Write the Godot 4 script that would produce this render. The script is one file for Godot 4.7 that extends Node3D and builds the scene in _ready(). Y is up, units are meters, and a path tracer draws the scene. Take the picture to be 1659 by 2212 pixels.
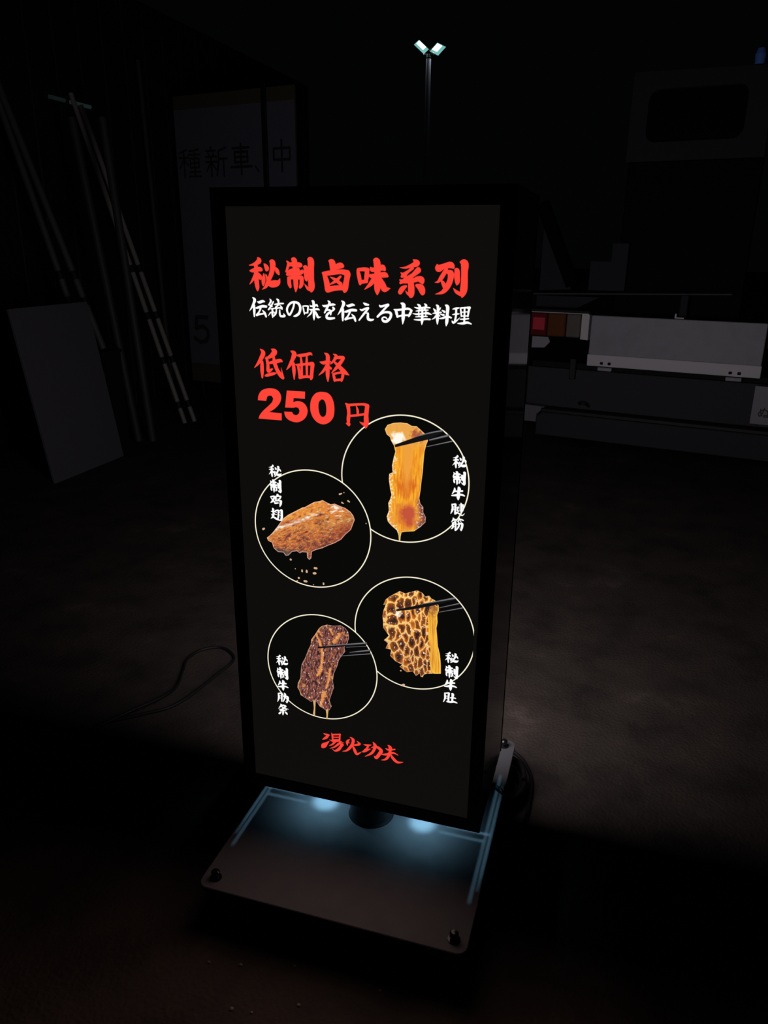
extends Node3D
# A lit stand sign at night; ground at y = 0, the sign stands at the origin and faces +z.

const TW := 832
const TH := 2048
var poster: Image
var glyphs := {}
var mats := {}
var used_names := {}
const RED := Color8(255, 68, 56)
const WHITE := Color8(255, 255, 255)


func _ready() -> void:
	var cam := Camera3D.new()
	cam.name = "camera"
	cam.fov = 67.35
	cam.near = 0.05
	cam.far = 300.0
	add_child(cam)
	cam.transform = Transform3D(Vector3(0.956268, 0.008998, -0.292352), Vector3(-0.103578, 0.945173, -0.309708), Vector3(0.273537, 0.326445, 0.904771), Vector3(0.46626, 1.42629, 1.50619))
	cam.current = true
	var sky := ProceduralSkyMaterial.new()
	sky.sky_top_color = Color(0.010, 0.011, 0.013)
	sky.sky_horizon_color = Color(0.011, 0.013, 0.015)
	sky.ground_bottom_color = Color(0.008, 0.009, 0.010)
	sky.ground_horizon_color = Color(0.011, 0.013, 0.015)
	var env := Environment.new()
	env.background_mode = Environment.BG_SKY
	env.sky = Sky.new()
	env.sky.sky_material = sky
	env.tonemap_mode = Environment.TONE_MAPPER_LINEAR
	env.tonemap_exposure = 1.0
	env.sdfgi_enabled = true
	env.ssao_enabled = true
	env.ssil_enabled = true
	var we := WorldEnvironment.new()
	we.name = "environment"
	we.environment = env
	add_child(we)
	# light that the two printed faces of the light box give off
	panel_light("front_face_light", Vector3(0, 0.875, 0.166), 0.0, Color(1.0, 0.83, 0.79), 0.145)
	panel_light("rear_face_light", Vector3(0, 0.875, -0.166), PI, Color(1.0, 0.955, 0.97), 1.0)

	make_materials()
	make_ground()
	make_wall()
	make_sign()
	make_truck()
	make_street_lamp()
	make_boards()
	make_poles()
	make_cords()
	make_reflection_glows()
	make_pebbles()


func panel_light(called: String, at: Vector3, turn: float, color: Color, energy: float) -> void:
	var l := AreaLight3D.new()
	l.name = called
	l.area_size = Vector2(0.5, 1.236)
	l.light_color = color
	l.light_energy = energy
	l.area_range = 60.0
	l.area_attenuation = 2.0
	l.shadow_enabled = true
	add_child(l)
	l.position = at
	l.rotation.y = PI + turn  # lights shine along -z


# ---------------------------------------------------------------- helpers

func numbered(called: String) -> String:
	var n: int = used_names.get(called, 0)
	used_names[called] = n + 1
	return called if n == 0 else "%s_%03d" % [called, n]


func tag(o: Node3D, label: String, category: String, group := "", kind := "") -> void:
	o.set_meta("label", label)
	o.set_meta("category", category)
	if group != "":
		o.set_meta("group", group)
	if kind != "":
		o.set_meta("kind", kind)


func thing(called: String, at := Vector3.ZERO, turn := 0.0) -> Node3D:
	var o := Node3D.new()
	o.name = numbered(called)
	add_child(o)
	o.position = at
	o.rotation.y = turn
	return o


func part(called: String, st, m: Material, parent: Node = self, at := Vector3.ZERO) -> MeshInstance3D:
	var o := MeshInstance3D.new()
	o.name = numbered(called) if parent == self else called
	o.mesh = st.commit() if st is SurfaceTool else st
	o.material_override = m
	parent.add_child(o, true)
	o.position = at
	return o


func begin() -> SurfaceTool:
	var st := SurfaceTool.new()
	st.begin(Mesh.PRIMITIVE_TRIANGLES)
	return st


# one flat polygon (convex), wound so that its front looks along n
func face(st: SurfaceTool, pts: Array, n: Vector3) -> void:
	var c: Vector3 = (pts[1] - pts[0]).cross(pts[2] - pts[0])
	var p := pts.duplicate()
	if c.dot(n) > 0.0:
		p.reverse()
	for i in range(1, p.size() - 1):
		for v in [p[0], p[i], p[i + 1]]:
			st.set_normal(n)
			st.set_uv(Vector2(0.002, 0.002))
			st.add_vertex(v)


func convex(st: SurfaceTool, pts: Array, middle: Vector3) -> void:
	var n: Vector3 = (pts[1] - pts[0]).cross(pts[2] - pts[0]).normalized()
	var c := Vector3.ZERO
	for q in pts:
		c += q
	c /= pts.size()
	if n.dot(c - middle) < 0.0:
		n = -n
	face(st, pts, n)


# a box between two corners with bevelled edges
func bx(st: SurfaceTool, lo: Vector3, hi: Vector3, b := 0.003) -> SurfaceTool:
	var m := (lo + hi) / 2.0
	var h := (hi - lo).abs() / 2.0
	b = minf(b, minf(h.x, minf(h.y, h.z)) * 0.49)
	var s := [-1.0, 1.0]
	for a in 3:
		var u := (a + 1) % 3
		var w := (a + 2) % 3
		for i in s:
			var q := []
			for k in [[-1, -1], [1, -1], [1, 1], [-1, 1]]:
				var v := Vector3.ZERO
				v[a] = i * h[a]
				v[u] = k[0] * (h[u] - b)
				v[w] = k[1] * (h[w] - b)
				q.append(m + v)
			convex(st, q, m)
			for j in s:
				var e := []
				for k in [[0, -1], [0, 1], [1, 1], [1, -1]]:
					var v := Vector3.ZERO
					v[a] = i * (h[a] if k[0] == 0 else h[a] - b)
					v[u] = j * (h[u] - b if k[0] == 0 else h[u])
					v[w] = k[1] * (h[w] - b)
					e.append(m + v)
				convex(st, e, m)
	for i in s:
		for j in s:
			for k in s:
				var v := Vector3(i * h.x, j * h.y, k * h.z)
				convex(st, [m + v - Vector3(0, j * b, k * b), m + v - Vector3(i * b, 0, k * b), m + v - Vector3(i * b, j * b, 0)], m)
	return st


# outline in x-y pushed from z0 to z1, with bevelled rims; frame places it
func slab(st: SurfaceTool, outline: PackedVector2Array, z0: float, z1: float, frame := Transform3D(), b := 0.002, hole := PackedVector2Array()) -> SurfaceTool:
	var o := outline
	if Geometry2D.is_polygon_clockwise(o):
		o.reverse()
	var inner := o
	var shrunk := Geometry2D.offset_polygon(o, -b)
	if b > 0.0 and shrunk.size() == 1 and hole.is_empty():
		inner = shrunk[0]
	var full := inner
	if not hole.is_empty():  # cut the hole in by a bridge from its first corner
		var hh := hole
		if not Geometry2D.is_polygon_clockwise(hh):
			hh.reverse()
		var near := 0
		for i in o.size():
			if o[i].distance_to(hh[0]) < o[near].distance_to(hh[0]):
				near = i
		full = PackedVector2Array()
		for i in o.size():
			full.append(o[(near + i) % o.size()])
		full.append(o[near] + Vector2(1e-5, 1e-5))
		for i in hh.size() + 1:
			full.append(hh[i % hh.size()] + (Vector2(1e-5, 0) if i == hh.size() else Vector2.ZERO))
	var t := Geometry2D.triangulate_polygon(full)
	var up := frame.basis.z.normalized()
	for i in range(0, t.size(), 3):
		for z in [z0, z1]:
			var q := []
			for k in 3:
				q.append(frame * Vector3(full[t[i + k]].x, full[t[i + k]].y, z))
			face(st, q, up if z == z1 else -up)
	var rings := [[o, false]]
	if not hole.is_empty():
		rings.append([hole, true])
	for r in rings:
		var ring: PackedVector2Array = r[0]
		var mid := Vector2.ZERO
		for v in ring:
			mid += v / ring.size()
		for i in ring.size():
			var p := ring[i]
			var q := ring[(i + 1) % ring.size()]
			if p.distance_to(q) < 1e-6:
				continue
			var n2 := Vector2((q - p).y, -(q - p).x).normalized()
			if r[1] and n2.dot(mid - p) < 0.0:
				n2 = -n2
			var bb := b if inner != o else 0.0
			face(st, [frame * Vector3(p.x, p.y, z0 + bb), frame * Vector3(q.x, q.y, z0 + bb), frame * Vector3(q.x, q.y, z1 - bb), frame * Vector3(p.x, p.y, z1 - bb)], (frame.basis * Vector3(n2.x, n2.y, 0)).normalized())
	if inner != o:  # bevel strips: nearest inner corner for every outer one
		for z in [z0, z1]:
			var sgn := 1.0 if z == z1 else -1.0
			for i in o.size():
				var p := o[i]
				var q := o[(i + 1) % o.size()]
				var pi_ := nearest(inner, p)
				var qi := nearest(inner, q)
				var n2 := Vector2((q - p).y, -(q - p).x).normalized()
				var n := (frame.basis * Vector3(n2.x, n2.y, sgn)).normalized()
				var quad := [frame * Vector3(p.x, p.y, z - sgn * b), frame * Vector3(q.x, q.y, z - sgn * b), frame * Vector3(qi.x, qi.y, z)]
				if pi_.distance_to(qi) > 1e-6:
					quad.append(frame * Vector3(pi_.x, pi_.y, z))
				face(st, quad, n)
	return st


func nearest(ring: PackedVector2Array, p: Vector2) -> Vector2:
	var best := ring[0]
	for v in ring:
		if v.distance_to(p) < best.distance_to(p):
			best = v
	return best


func rounded(x0: float, y0: float, x1: float, y1: float, r: float, n := 6) -> PackedVector2Array:
	var out := PackedVector2Array()
	for c in [[x1 - r, y1 - r, 0.0], [x0 + r, y1 - r, 0.5], [x0 + r, y0 + r, 1.0], [x1 - r, y0 + r, 1.5]]:
		for i in n + 1:
			var a: float = PI * (c[2] + 0.5 * i / n)
			out.append(Vector2(c[0] + r * cos(a), c[1] + r * sin(a)))
	return out


# a lathed shape about y: pairs (radius, height) from the top down
func lathe(st: SurfaceTool, prof: Array, at := Vector3.ZERO, sides := 24) -> SurfaceTool:
	for i in prof.size() - 1:
		var a: Vector2 = prof[i]
		var b: Vector2 = prof[i + 1]
		var n2 := Vector2(a.y - b.y, b.x - a.x).normalized()
		for k in sides:
			var t0 := TAU * k / sides
			var t1 := TAU * (k + 1) / sides
			var c := [[a, t0], [a, t1], [b, t1], [b, t0]]
			for w in [[0, 2, 1], [0, 3, 2]]:
				for j in w:
					var r: Vector2 = c[j][0]
					var t: float = c[j][1]
					st.set_normal(Vector3(n2.x * cos(t), n2.y, n2.x * sin(t)))
					st.set_uv(Vector2(t / TAU, r.y))
					st.add_vertex(at + Vector3(r.x * cos(t), r.y, r.x * sin(t)))
	return st


# a round tube along points
func tube(st: SurfaceTool, pts: Array, r: float, sides := 10, r1 := -1.0) -> SurfaceTool:
	if r1 < 0.0:
		r1 = r
	var rings := []
	var side := Vector3.ZERO
	for i in pts.size():
		var d: Vector3 = (pts[mini(i + 1, pts.size() - 1)] - pts[maxi(i - 1, 0)]).normalized()
		if i == 0:
			side = d.cross(Vector3.UP if absf(d.y) < 0.9 else Vector3.RIGHT).normalized()
		side = (side - d * side.dot(d)).normalized()
		var other := d.cross(side)
		var ring := []
		for k in sides:
			var n := side * cos(TAU * k / sides) + other * sin(TAU * k / sides)
			ring.append([pts[i] + n * lerpf(r, r1, float(i) / (pts.size() - 1)), n])
		rings.append(ring)
	for i in pts.size() - 1:
		for k in sides:
			var k2 := (k + 1) % sides
			var c := [rings[i][k], rings[i + 1][k], rings[i + 1][k2], rings[i][k2]]
			for w in [[0, 1, 2], [0, 2, 3]]:
				for j in w:
					st.set_normal(c[j][1])
					st.set_uv(Vector2(0.5, 0.5))
					st.add_vertex(c[j][0])
	for e in [0, pts.size() - 1]:
		var cap := []
		for k in sides:
			cap.append(rings[e][k][0])
		var n: Vector3 = (pts[0] - pts[1]).normalized() if e == 0 else (pts[e] - pts[e - 1]).normalized()
		face(st, cap, n)
	return st


func smooth_path(pts: Array, steps := 8) -> Array:
	var out := []
	for i in pts.size() - 1:
		var a: Vector3 = pts[maxi(i - 1, 0)]
		var b: Vector3 = pts[i]
		var c: Vector3 = pts[i + 1]
		var d: Vector3 = pts[mini(i + 2, pts.size() - 1)]
		for k in steps:
			out.append(b.cubic_interpolate(c, a, d, float(k) / steps))
	out.append(pts[-1])
	return out


# a thin panel whose front (+z) carries a picture
func picture_panel(x0: float, y0: float, x1: float, y1: float, z0: float, z1: float) -> SurfaceTool:
	var st := begin()
	var c := [Vector3(x0, y1, z1), Vector3(x1, y1, z1), Vector3(x1, y0, z1), Vector3(x0, y0, z1)]
	var uv := [Vector2(0, 0), Vector2(1, 0), Vector2(1, 1), Vector2(0, 1)]
	for k in [0, 1, 2, 0, 2, 3]:
		st.set_normal(Vector3.BACK)
		st.set_uv(uv[k])
		st.add_vertex(c[k])
	var q := [Vector3(x0, y0, z0), Vector3(x1, y0, z0), Vector3(x1, y1, z0), Vector3(x0, y1, z0)]
	face(st, q, Vector3.FORWARD)
	face(st, [q[0], q[1], c[2], c[3]], Vector3.DOWN)
	face(st, [q[3], q[2], c[1], c[0]], Vector3.UP)
	face(st, [q[0], q[3], c[0], c[3]], Vector3.LEFT)
	face(st, [q[1], q[2], c[1], c[2]], Vector3.RIGHT)
	return st


func mat(called: String, color: Color, rough := 0.6, metal := 0.0) -> StandardMaterial3D:
	var m := StandardMaterial3D.new()
	m.resource_name = called
	m.albedo_color = color.linear_to_srgb()  # colours here are linear
	m.roughness = rough
	m.metallic = metal
	mats[called] = m
	return m


func noise_tex(seed_: int, freq: float, ramp: Array, octaves := 5, size := 512, normal := false, kind := FastNoiseLite.TYPE_SIMPLEX_SMOOTH) -> NoiseTexture2D:
	var n := FastNoiseLite.new()
	n.seed = seed_
	n.noise_type = kind
	n.frequency = freq
	n.fractal_octaves = octaves
	var t := NoiseTexture2D.new()
	t.width = size
	t.height = size
	t.seamless = true
	t.noise = n
	t.as_normal_map = normal
	if not ramp.is_empty():
		var g := Gradient.new()
		var offs := PackedFloat32Array()
		var cols := PackedColorArray()
		for e in ramp:
			offs.append(e[0])
			cols.append(e[1])
		g.offsets = offs
		g.colors = cols
		t.color_ramp = g
	return t


func make_materials() -> void:
	mat("black_paint", Color(0.004, 0.004, 0.006), 0.07)
	mat("black_plastic", Color(0.008, 0.008, 0.009), 0.5)
	mat("frame_black", Color(0.010, 0.010, 0.012), 0.4)
	var plate := mat("plate_steel", Color(0.098, 0.100, 0.112), 1.0)
	plate.roughness_texture = noise_tex(5, 0.02, [[0.0, Color(0.72, 0.72, 0.72)], [1.0, Color(0.9, 0.9, 0.9)]])
	plate.uv1_triplanar = true
	plate.uv1_scale = Vector3(2, 2, 2)
	mat("black_gloss", Color(0.010, 0.010, 0.011), 0.15)
	mat("grey_patch", Color(0.40, 0.40, 0.46), 0.6)
	mat("dark_bumper", Color(0.046, 0.047, 0.054), 0.7)
	mat("grey_cap", Color(0.16, 0.16, 0.18), 0.6)
	mat("chrome", Color(0.35, 0.35, 0.37), 0.2, 1.0)
	mat("rubber", Color(0.007, 0.007, 0.008), 0.6)
	var gate := mat("white_truck_paint", Color(0.39, 0.40, 0.46), 0.55)
	gate.albedo_texture = noise_tex(11, 0.012, [[0.0, Color(0.93, 0.93, 0.93)], [0.6, Color(1, 1, 1)], [1.0, Color(0.95, 0.95, 0.95)]])
	gate.uv1_triplanar = true
	gate.uv1_scale = Vector3(0.9, 0.9, 0.9)
	mat("pale_steel", Color(0.78, 0.78, 0.86), 0.5)
	mat("silver_trim", Color(0.8, 0.8, 0.82), 0.35)
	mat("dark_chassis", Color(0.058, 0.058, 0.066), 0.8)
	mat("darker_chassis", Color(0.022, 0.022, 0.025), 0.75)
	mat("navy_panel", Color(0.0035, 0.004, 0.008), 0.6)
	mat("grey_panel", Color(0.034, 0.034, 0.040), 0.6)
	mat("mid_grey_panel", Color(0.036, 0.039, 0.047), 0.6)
	mat("dark_glass", Color(0.004, 0.004, 0.005), 0.15)
	mat("red_lens", Color(0.16, 0.006, 0.008), 0.3)
	mat("red_reflector", Color(0.85, 0.045, 0.085), 0.35)
	mat("amber_lens", Color(0.16, 0.045, 0.006), 0.3)
	mat("clear_lens", Color(0.16, 0.15, 0.13), 0.3)
	mat("blue_lens", Color(0.10, 0.25, 0.75), 0.3)
	mat("grey_board", Color(0.13, 0.13, 0.165), 0.8)
	mat("pipe_grey", Color(0.11, 0.11, 0.112), 0.5)
	mat("pipe_white", Color(0.36, 0.35, 0.325), 0.45)
	mat("pipe_dull", Color(0.055, 0.055, 0.062), 0.6)
	mat("tape", Color(0.008, 0.008, 0.010), 0.6)
	mat("galvanised", Color(0.36, 0.31, 0.40), 0.6)
	mat("lamp_shell", Color(0.05, 0.08, 0.08), 0.5)
	mat("pebble", Color(0.30, 0.27, 0.24), 0.8)
	mat("soot_black", Color(0.003, 0.003, 0.004), 0.9)
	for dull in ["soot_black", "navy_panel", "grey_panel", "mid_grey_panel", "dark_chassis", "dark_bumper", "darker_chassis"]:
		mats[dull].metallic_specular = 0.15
	mat("wall_sheet", Color(0.010, 0.010, 0.012), 0.7)


func make_ground() -> void:
	var m := mat("ground", Color(1, 1, 1), 0.85)
	m.albedo_texture = noise_tex(3, 0.006, [[0.0, Color(0.15, 0.13, 0.12)], [0.30, Color(0.23, 0.20, 0.185)], [0.5, Color(0.27, 0.24, 0.22)], [0.7, Color(0.29, 0.255, 0.23)], [1.0, Color(0.40, 0.36, 0.34)]], 8, 1024)
	m.albedo_texture.noise.fractal_gain = 0.64
	m.uv1_triplanar = true
	m.uv1_world_triplanar = true
	m.uv1_scale = Vector3(0.45, 0.45, 0.45)
	m.heightmap_enabled = true
	m.heightmap_texture = noise_tex(9, 0.16, [], 3, 1024)
	m.heightmap_scale = 0.22
	var o := part("ground", bx(begin(), Vector3(-45, -0.2, -60), Vector3(45, 0, 20), 0.01), m)
	tag(o, "dark brown asphalt ground, lit only behind the sign", "ground", "", "structure")


func make_wall() -> void:
	var st := begin()
	bx(st, Vector3(-3.95, 0, -9.0), Vector3(-3.80, 3.4, -1.0), 0.01)
	var o := part("wall_left", st, mats.wall_sheet)
	tag(o, "unlit dark wall behind the leaning poles", "wall", "", "structure")
	for i in 26:  # the ribs of its sheet cladding
		var z := -8.9 + i * 0.3
		part("rib", bx(begin(), Vector3(-3.80, 0.02, z), Vector3(-3.775, 3.38, z + 0.12), 0.008), mats.wall_sheet, o)


# ---------------------------------------------------------------- the print on the sign

func blend(x: int, y: int, c: Color, a: float) -> void:
	if a > 0.0 and x >= 0 and y >= 0 and x < poster.get_width() and y < poster.get_height():
		poster.set_pixel(x, y, poster.get_pixel(x, y).lerp(c, minf(a, 1.0)))


func capsule(a: Vector2, ra: float, b: Vector2, rb: float, c: Color) -> void:
	var r := maxf(ra, rb) + 1.0
	var d := b - a
	var dd := maxf(d.length_squared(), 1e-6)
	for y in range(floori(minf(a.y, b.y) - r), ceili(maxf(a.y, b.y) + r) + 1):
		for x in range(floori(minf(a.x, b.x) - r), ceili(maxf(a.x, b.x) + r) + 1):
			var p := Vector2(x + 0.5, y + 0.5)
			var t := clampf((p - a).dot(d) / dd, 0.0, 1.0)
			blend(x, y, c, lerpf(ra, rb, t) - p.distance_to(a + d * t) + 0.5)


func stroke(pts: Array, c: Color, curved := true) -> void:
	if pts.size() == 1:
		capsule(Vector2(pts[0].x, pts[0].y), pts[0].z, Vector2(pts[0].x, pts[0].y), pts[0].z, c)
	for i in pts.size() - 1:
		var p: Vector3 = pts[i]
		if not curved:
			capsule(Vector2(pts[i].x, pts[i].y), p.z, Vector2(pts[i + 1].x, pts[i + 1].y), pts[i + 1].z, c)
			continue
		var before: Vector3 = pts[maxi(i - 1, 0)]
		var after: Vector3 = pts[mini(i + 2, pts.size() - 1)]
		var last := p
		for k in 5:
			var q := p.cubic_interpolate(pts[i + 1], before, after, (k + 1) / 5.0)
			q.z = maxf(q.z, 0.3)
			capsule(Vector2(last.x, last.y), last.z, Vector2(q.x, q.y), q.z, c)
			last = q


func numbers(text: String) -> Array:
	var out := []
	for pair in text.strip_edges().split(" ", false):
		var n := pair.split(",")
		out.append(Vector3(float(n[0]), float(n[1]), float(n[2]) if n.size() > 2 else 0.0))
	return out


func outline(text: String) -> PackedVector2Array:
	var out := PackedVector2Array()
	for v in numbers(text):
		out.append(Vector2(v.x, v.y))
	return out


# a character out of glyphs, its 200-unit box laid on (x, y) with the given size
func put(called: String, x: float, y: float, size: float, c: Color, weight := 1.0, curved := true) -> void:
	var k := size / 200.0
	var rings := []
	for s in String(glyphs[called]).split(";"):
		if s.strip_edges().begins_with("P"):
			var ring := PackedVector2Array()
			for v in outline(s.strip_edges().substr(2)):
				ring.append(Vector2(x, y) + v * k)
			rings.append(eased(ring))
			continue
		var pts := []
		for v in numbers(s):
			pts.append(Vector3(x + v.x * k, y + v.y * k, maxf(v.z * k * weight, 0.4)))
		stroke(pts, c, curved)
	if rings.size():
		fill(rings, func(_p, _d): return c)


# rounds the gentle corners of a ring and keeps its sharp ones
func eased(ring: PackedVector2Array) -> PackedVector2Array:
	var out := PackedVector2Array()
	var n := ring.size()
	for i in n:
		var a := ring[i]
		var b := ring[(i + 1) % n]
		var before := ring[(i + n - 1) % n]
		var after := ring[(i + 2) % n]
		if absf((a - before).angle_to(b - a)) > 0.75:
			before = a - (b - a)
		if absf((b - a).angle_to(after - b)) > 0.75:
			after = b + (b - a)
		for k in 4:
			out.append(a.cubic_interpolate(b, before, after, k / 4.0))
	return out


# colours the inside of the first ring less the others; shade gets the point and its depth inside the edge
func fill(rings: Array, shade: Callable) -> void:
	var box := Rect2(rings[0][0], Vector2.ZERO)
	for v in rings[0]:
		box = box.expand(v)
	for y in range(floori(box.position.y) - 1, ceili(box.end.y) + 1):
		for x in range(floori(box.position.x) - 1, ceili(box.end.x) + 1):
			var p := Vector2(x + 0.5, y + 0.5)
			var d := 1e9
			var inside := false
			for ring in rings:
				var n: int = ring.size()
				for i in n:
					var a: Vector2 = ring[i]
					var b: Vector2 = ring[(i + 1) % n]
					if (a.y > p.y) != (b.y > p.y) and p.x < a.x + (p.y - a.y) / (b.y - a.y) * (b.x - a.x):
						inside = not inside
					var e := b - a
					var t := clampf((p - a).dot(e) / maxf(e.length_squared(), 1e-6), 0.0, 1.0)
					d = minf(d, p.distance_squared_to(a + e * t))
			d = sqrt(d) * (1.0 if inside else -1.0)
			if d > -0.5:
				blend(x, y, shade.call(p, d), d + 0.5)


func disc(c: Vector2, r: float, inner: Color, line: Color, keep_out: Array) -> void:
	for y in range(floori(c.y - r - 4), ceili(c.y + r + 4)):
		for x in range(floori(c.x - r - 4), ceili(c.x + r + 4)):
			var p := Vector2(x + 0.5, y + 0.5)
			var d := p.distance_to(c) - r
			if d > 4.0:
				continue
			if x < 822:
				if d < 0.0:
					blend(x, y, inner, 1.0)
				if keep_out.all(func(k): return p.distance_to(k) > 208.0):
					blend(x, y, line, 2.6 - absf(d))


func noise(seed_: int, freq: float, kind := FastNoiseLite.TYPE_SIMPLEX_SMOOTH, octaves := 3) -> FastNoiseLite:
	var n := FastNoiseLite.new()
	n.seed = seed_
	n.noise_type = kind
	n.frequency = freq
	n.fractal_octaves = octaves
	return n


func mix3(a: Color, b: Color, t: float) -> Color:
	return a.lerp(b, clampf(t, 0.0, 1.0))


func paint_food() -> void:
	var fine := noise(21, 0.07)
	var broad := noise(22, 0.014)
	var cells := noise(23, 0.075, FastNoiseLite.TYPE_CELLULAR, 1)
	cells.cellular_return_type = FastNoiseLite.RETURN_DISTANCE
	# chicken wing
	var wa := Vector2(90, 1059)
	var wd := (Vector2(410, 958) - wa).normalized()
	var wn := Vector2(-wd.y, wd.x)
	fill([outline("90,1059 102,1049 113,1037 128,1018 143,997 155,981 172,967 200,950 225,935 233,933 252,921 268,911 287,906 298,901 311,907 327,913 340,909 358,915 377,920 395,931 405,943 410,958 402,980 397,994 376,1015 362,1033 338,1049 316,1060 295,1072 270,1082 256,1090 253,1115 246,1121 238,1114 237,1095 220,1096 212,1102 201,1095 184,1099 169,1115 158,1117 150,1106 130,1107 114,1094 109,1075 95,1070")], func(p: Vector2, d: float) -> Color:
		var u := (p - wa).dot(wd) / 335.0
		var v := (p - wa).dot(wn) / 75.0
		var f := fine.get_noise_2dv(Vector2((p - wa).dot(wd) * 0.55, (p - wa).dot(wn) * 1.5))
		var bump := cells.get_noise_2dv(p * 1.1)
		var ridge := 1.0 - absf(fine.get_noise_2dv(Vector2((p - wa).dot(wd) * 0.30 + (p - wa).dot(wn) * 0.25, (p - wa).dot(wn) * 0.55))) * 3.2
		var c := mix3(Color8(226, 134, 58), Color8(176, 92, 56), v * 0.6 + 0.55 + f * 0.8)
		c = mix3(c, Color8(92, 46, 48), (v * 0.5 + u * 0.55 - 0.32) + f * 0.9 + broad.get_noise_2dv(p) * 0.9)
		c = mix3(c, Color8(255, 190, 84), (-v + 0.1) * 0.7 * (1.1 - u) + f * 1.1 - 0.2)
		c = mix3(c, Color8(255, 206, 120), (ridge - 0.55) * 1.1 * (1.0 - 0.6 * u))
		c = mix3(c, Color8(104, 48, 54), (-ridge - 0.1) * 0.9)
		c = mix3(c, Color8(236, 170, 84), (1.0 - absf(v + 0.05) * 2.4) * smoothstep(0.55, 0.75, u) * 0.7 + f * 0.6 - 0.15)
		c = mix3(c, Color8(70, 34, 34), (bump + 0.35) * 1.1 * smoothstep(0.25, 0.6, u))
		c = mix3(c, Color8(255, 226, 170), (-bump - 0.86) * 6.0 * smoothstep(-0.8, 0.3, v))
		var streak := 1.0 - absf(v + 0.30 + 0.25 * u + 0.35 * u * u) * 7.0
		c = mix3(c, Color8(255, 250, 240), streak * (1.0 - smoothstep(0.5, 0.72, u)) + f * 0.8 - 0.15)
		c = mix3(c, Color8(150, 58, 40), (1.0 - absf(v + 0.62 - 0.4 * u) * 6.0) * (0.7 - u))
		var tip := p.distance_to(Vector2(345, 925))
		c = mix3(c, Color8(255, 244, 235), (1.0 - tip / 26.0) * 1.2 + f * 1.4 - 0.2)
		c = mix3(c, Color8(70, 66, 70), 0.65 * smoothstep(1088.0, 1100.0, p.y + f * 8.0) * smoothstep(222.0, 206.0, p.x))
		c = mix3(c, Color8(250, 214, 200), (1.0 - absf(d - 1.5) / 2.0) * 0.8)
		return c)
	# tendon strip
	fill([outline("510,647 518,633 538,625 560,622 582,623 596,630 612,630 626,641 638,651 649,672 644,686 639,708 637,736 635,775 632,804 629,838 626,861 630,878 640,889 640,906 649,922 648,940 632,957 612,974 583,979 570,983 567,997 566,1014 561,1014 560,995 554,978 537,965 523,951 519,934 526,913 524,887 530,874 534,859 529,837 525,808 526,790 537,784 535,762 539,739 545,716 540,697 530,681 527,671 516,663")], func(p: Vector2, d: float) -> Color:
		var fibre := fine.get_noise_2dv(Vector2(p.x * 1.6, p.y * 0.22))
		var b := broad.get_noise_2dv(p * 1.4)
		var c := mix3(Color8(250, 178, 48), Color8(236, 140, 36), fibre * 1.2 + 0.4)
		c = mix3(c, Color8(206, 84, 26), (1.0 - Vector2((p.x - 588) / 40.0, (p.y - 815) / 62.0).length()) * 1.1 + b * 0.4 + fibre * 0.4)
		c = mix3(c, Color8(196, 84, 58), ((1.0 - Vector2((p.x - 588) / 52.0, (p.y - 925) / 60.0).length()) * 1.3 + b * 0.5 + fine.get_noise_2dv(p * 0.5) * 0.3) * smoothstep(860.0, 900.0, p.y))
		c = mix3(c, Color8(240, 160, 60), (p.y - 880) / 60.0 * (absf(p.x - 585) / 45.0 - 0.5) * 1.5)
		if p.y < 714:
			c = mix3(c, Color8(236, 170, 84), 0.8 * smoothstep(712.0, 672.0, p.y))
			c = mix3(c, Color8(255, 250, 236), (1.0 - p.distance_to(Vector2(553, 672)) / 26.0) * 2.2 + fine.get_noise_2dv(p * 0.7))
			c = mix3(c, Color8(176, 92, 60), (1.0 - p.distance_to(Vector2(614, 658)) / 24.0) * 1.4 + fine.get_noise_2dv(p))
		var speck := fine.get_noise_2dv(p * 1.3 + Vector2(300, 0))
		if p.x < 560 and p.y > 730:
			c = mix3(c, Color8(255, 245, 230), (1.0 - d / 9.0) * 0.6 + speck * 1.5)
		var side := smoothstep(606.0, 632.0, p.x + speck * 10.0) * smoothstep(850.0, 880.0, p.y)
		c = mix3(c, Color8(124, 62, 64), (1.0 - d / 26.0) * 1.2 * side)
		c = mix3(c, Color8(240, 236, 250), (speck * 2.6 - 0.5) * side)
		if p.y > 985:
			c = Color8(214, 178, 84)
		return mix3(c, Color8(255, 232, 180), (1.0 - absf(d - 1.2) / 1.8) * 0.75))
	# honeycomb tripe, then its smooth side
	var comb := noise(31, 0.0235, FastNoiseLite.TYPE_CELLULAR, 1)
	comb.cellular_return_type = FastNoiseLite.RETURN_DISTANCE2_SUB
	comb.cellular_jitter = 0.85
	var tone := noise(31, 0.0235, FastNoiseLite.TYPE_CELLULAR, 1)
	tone.cellular_return_type = FastNoiseLite.RETURN_CELL_VALUE
	tone.cellular_jitter = 0.85
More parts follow.
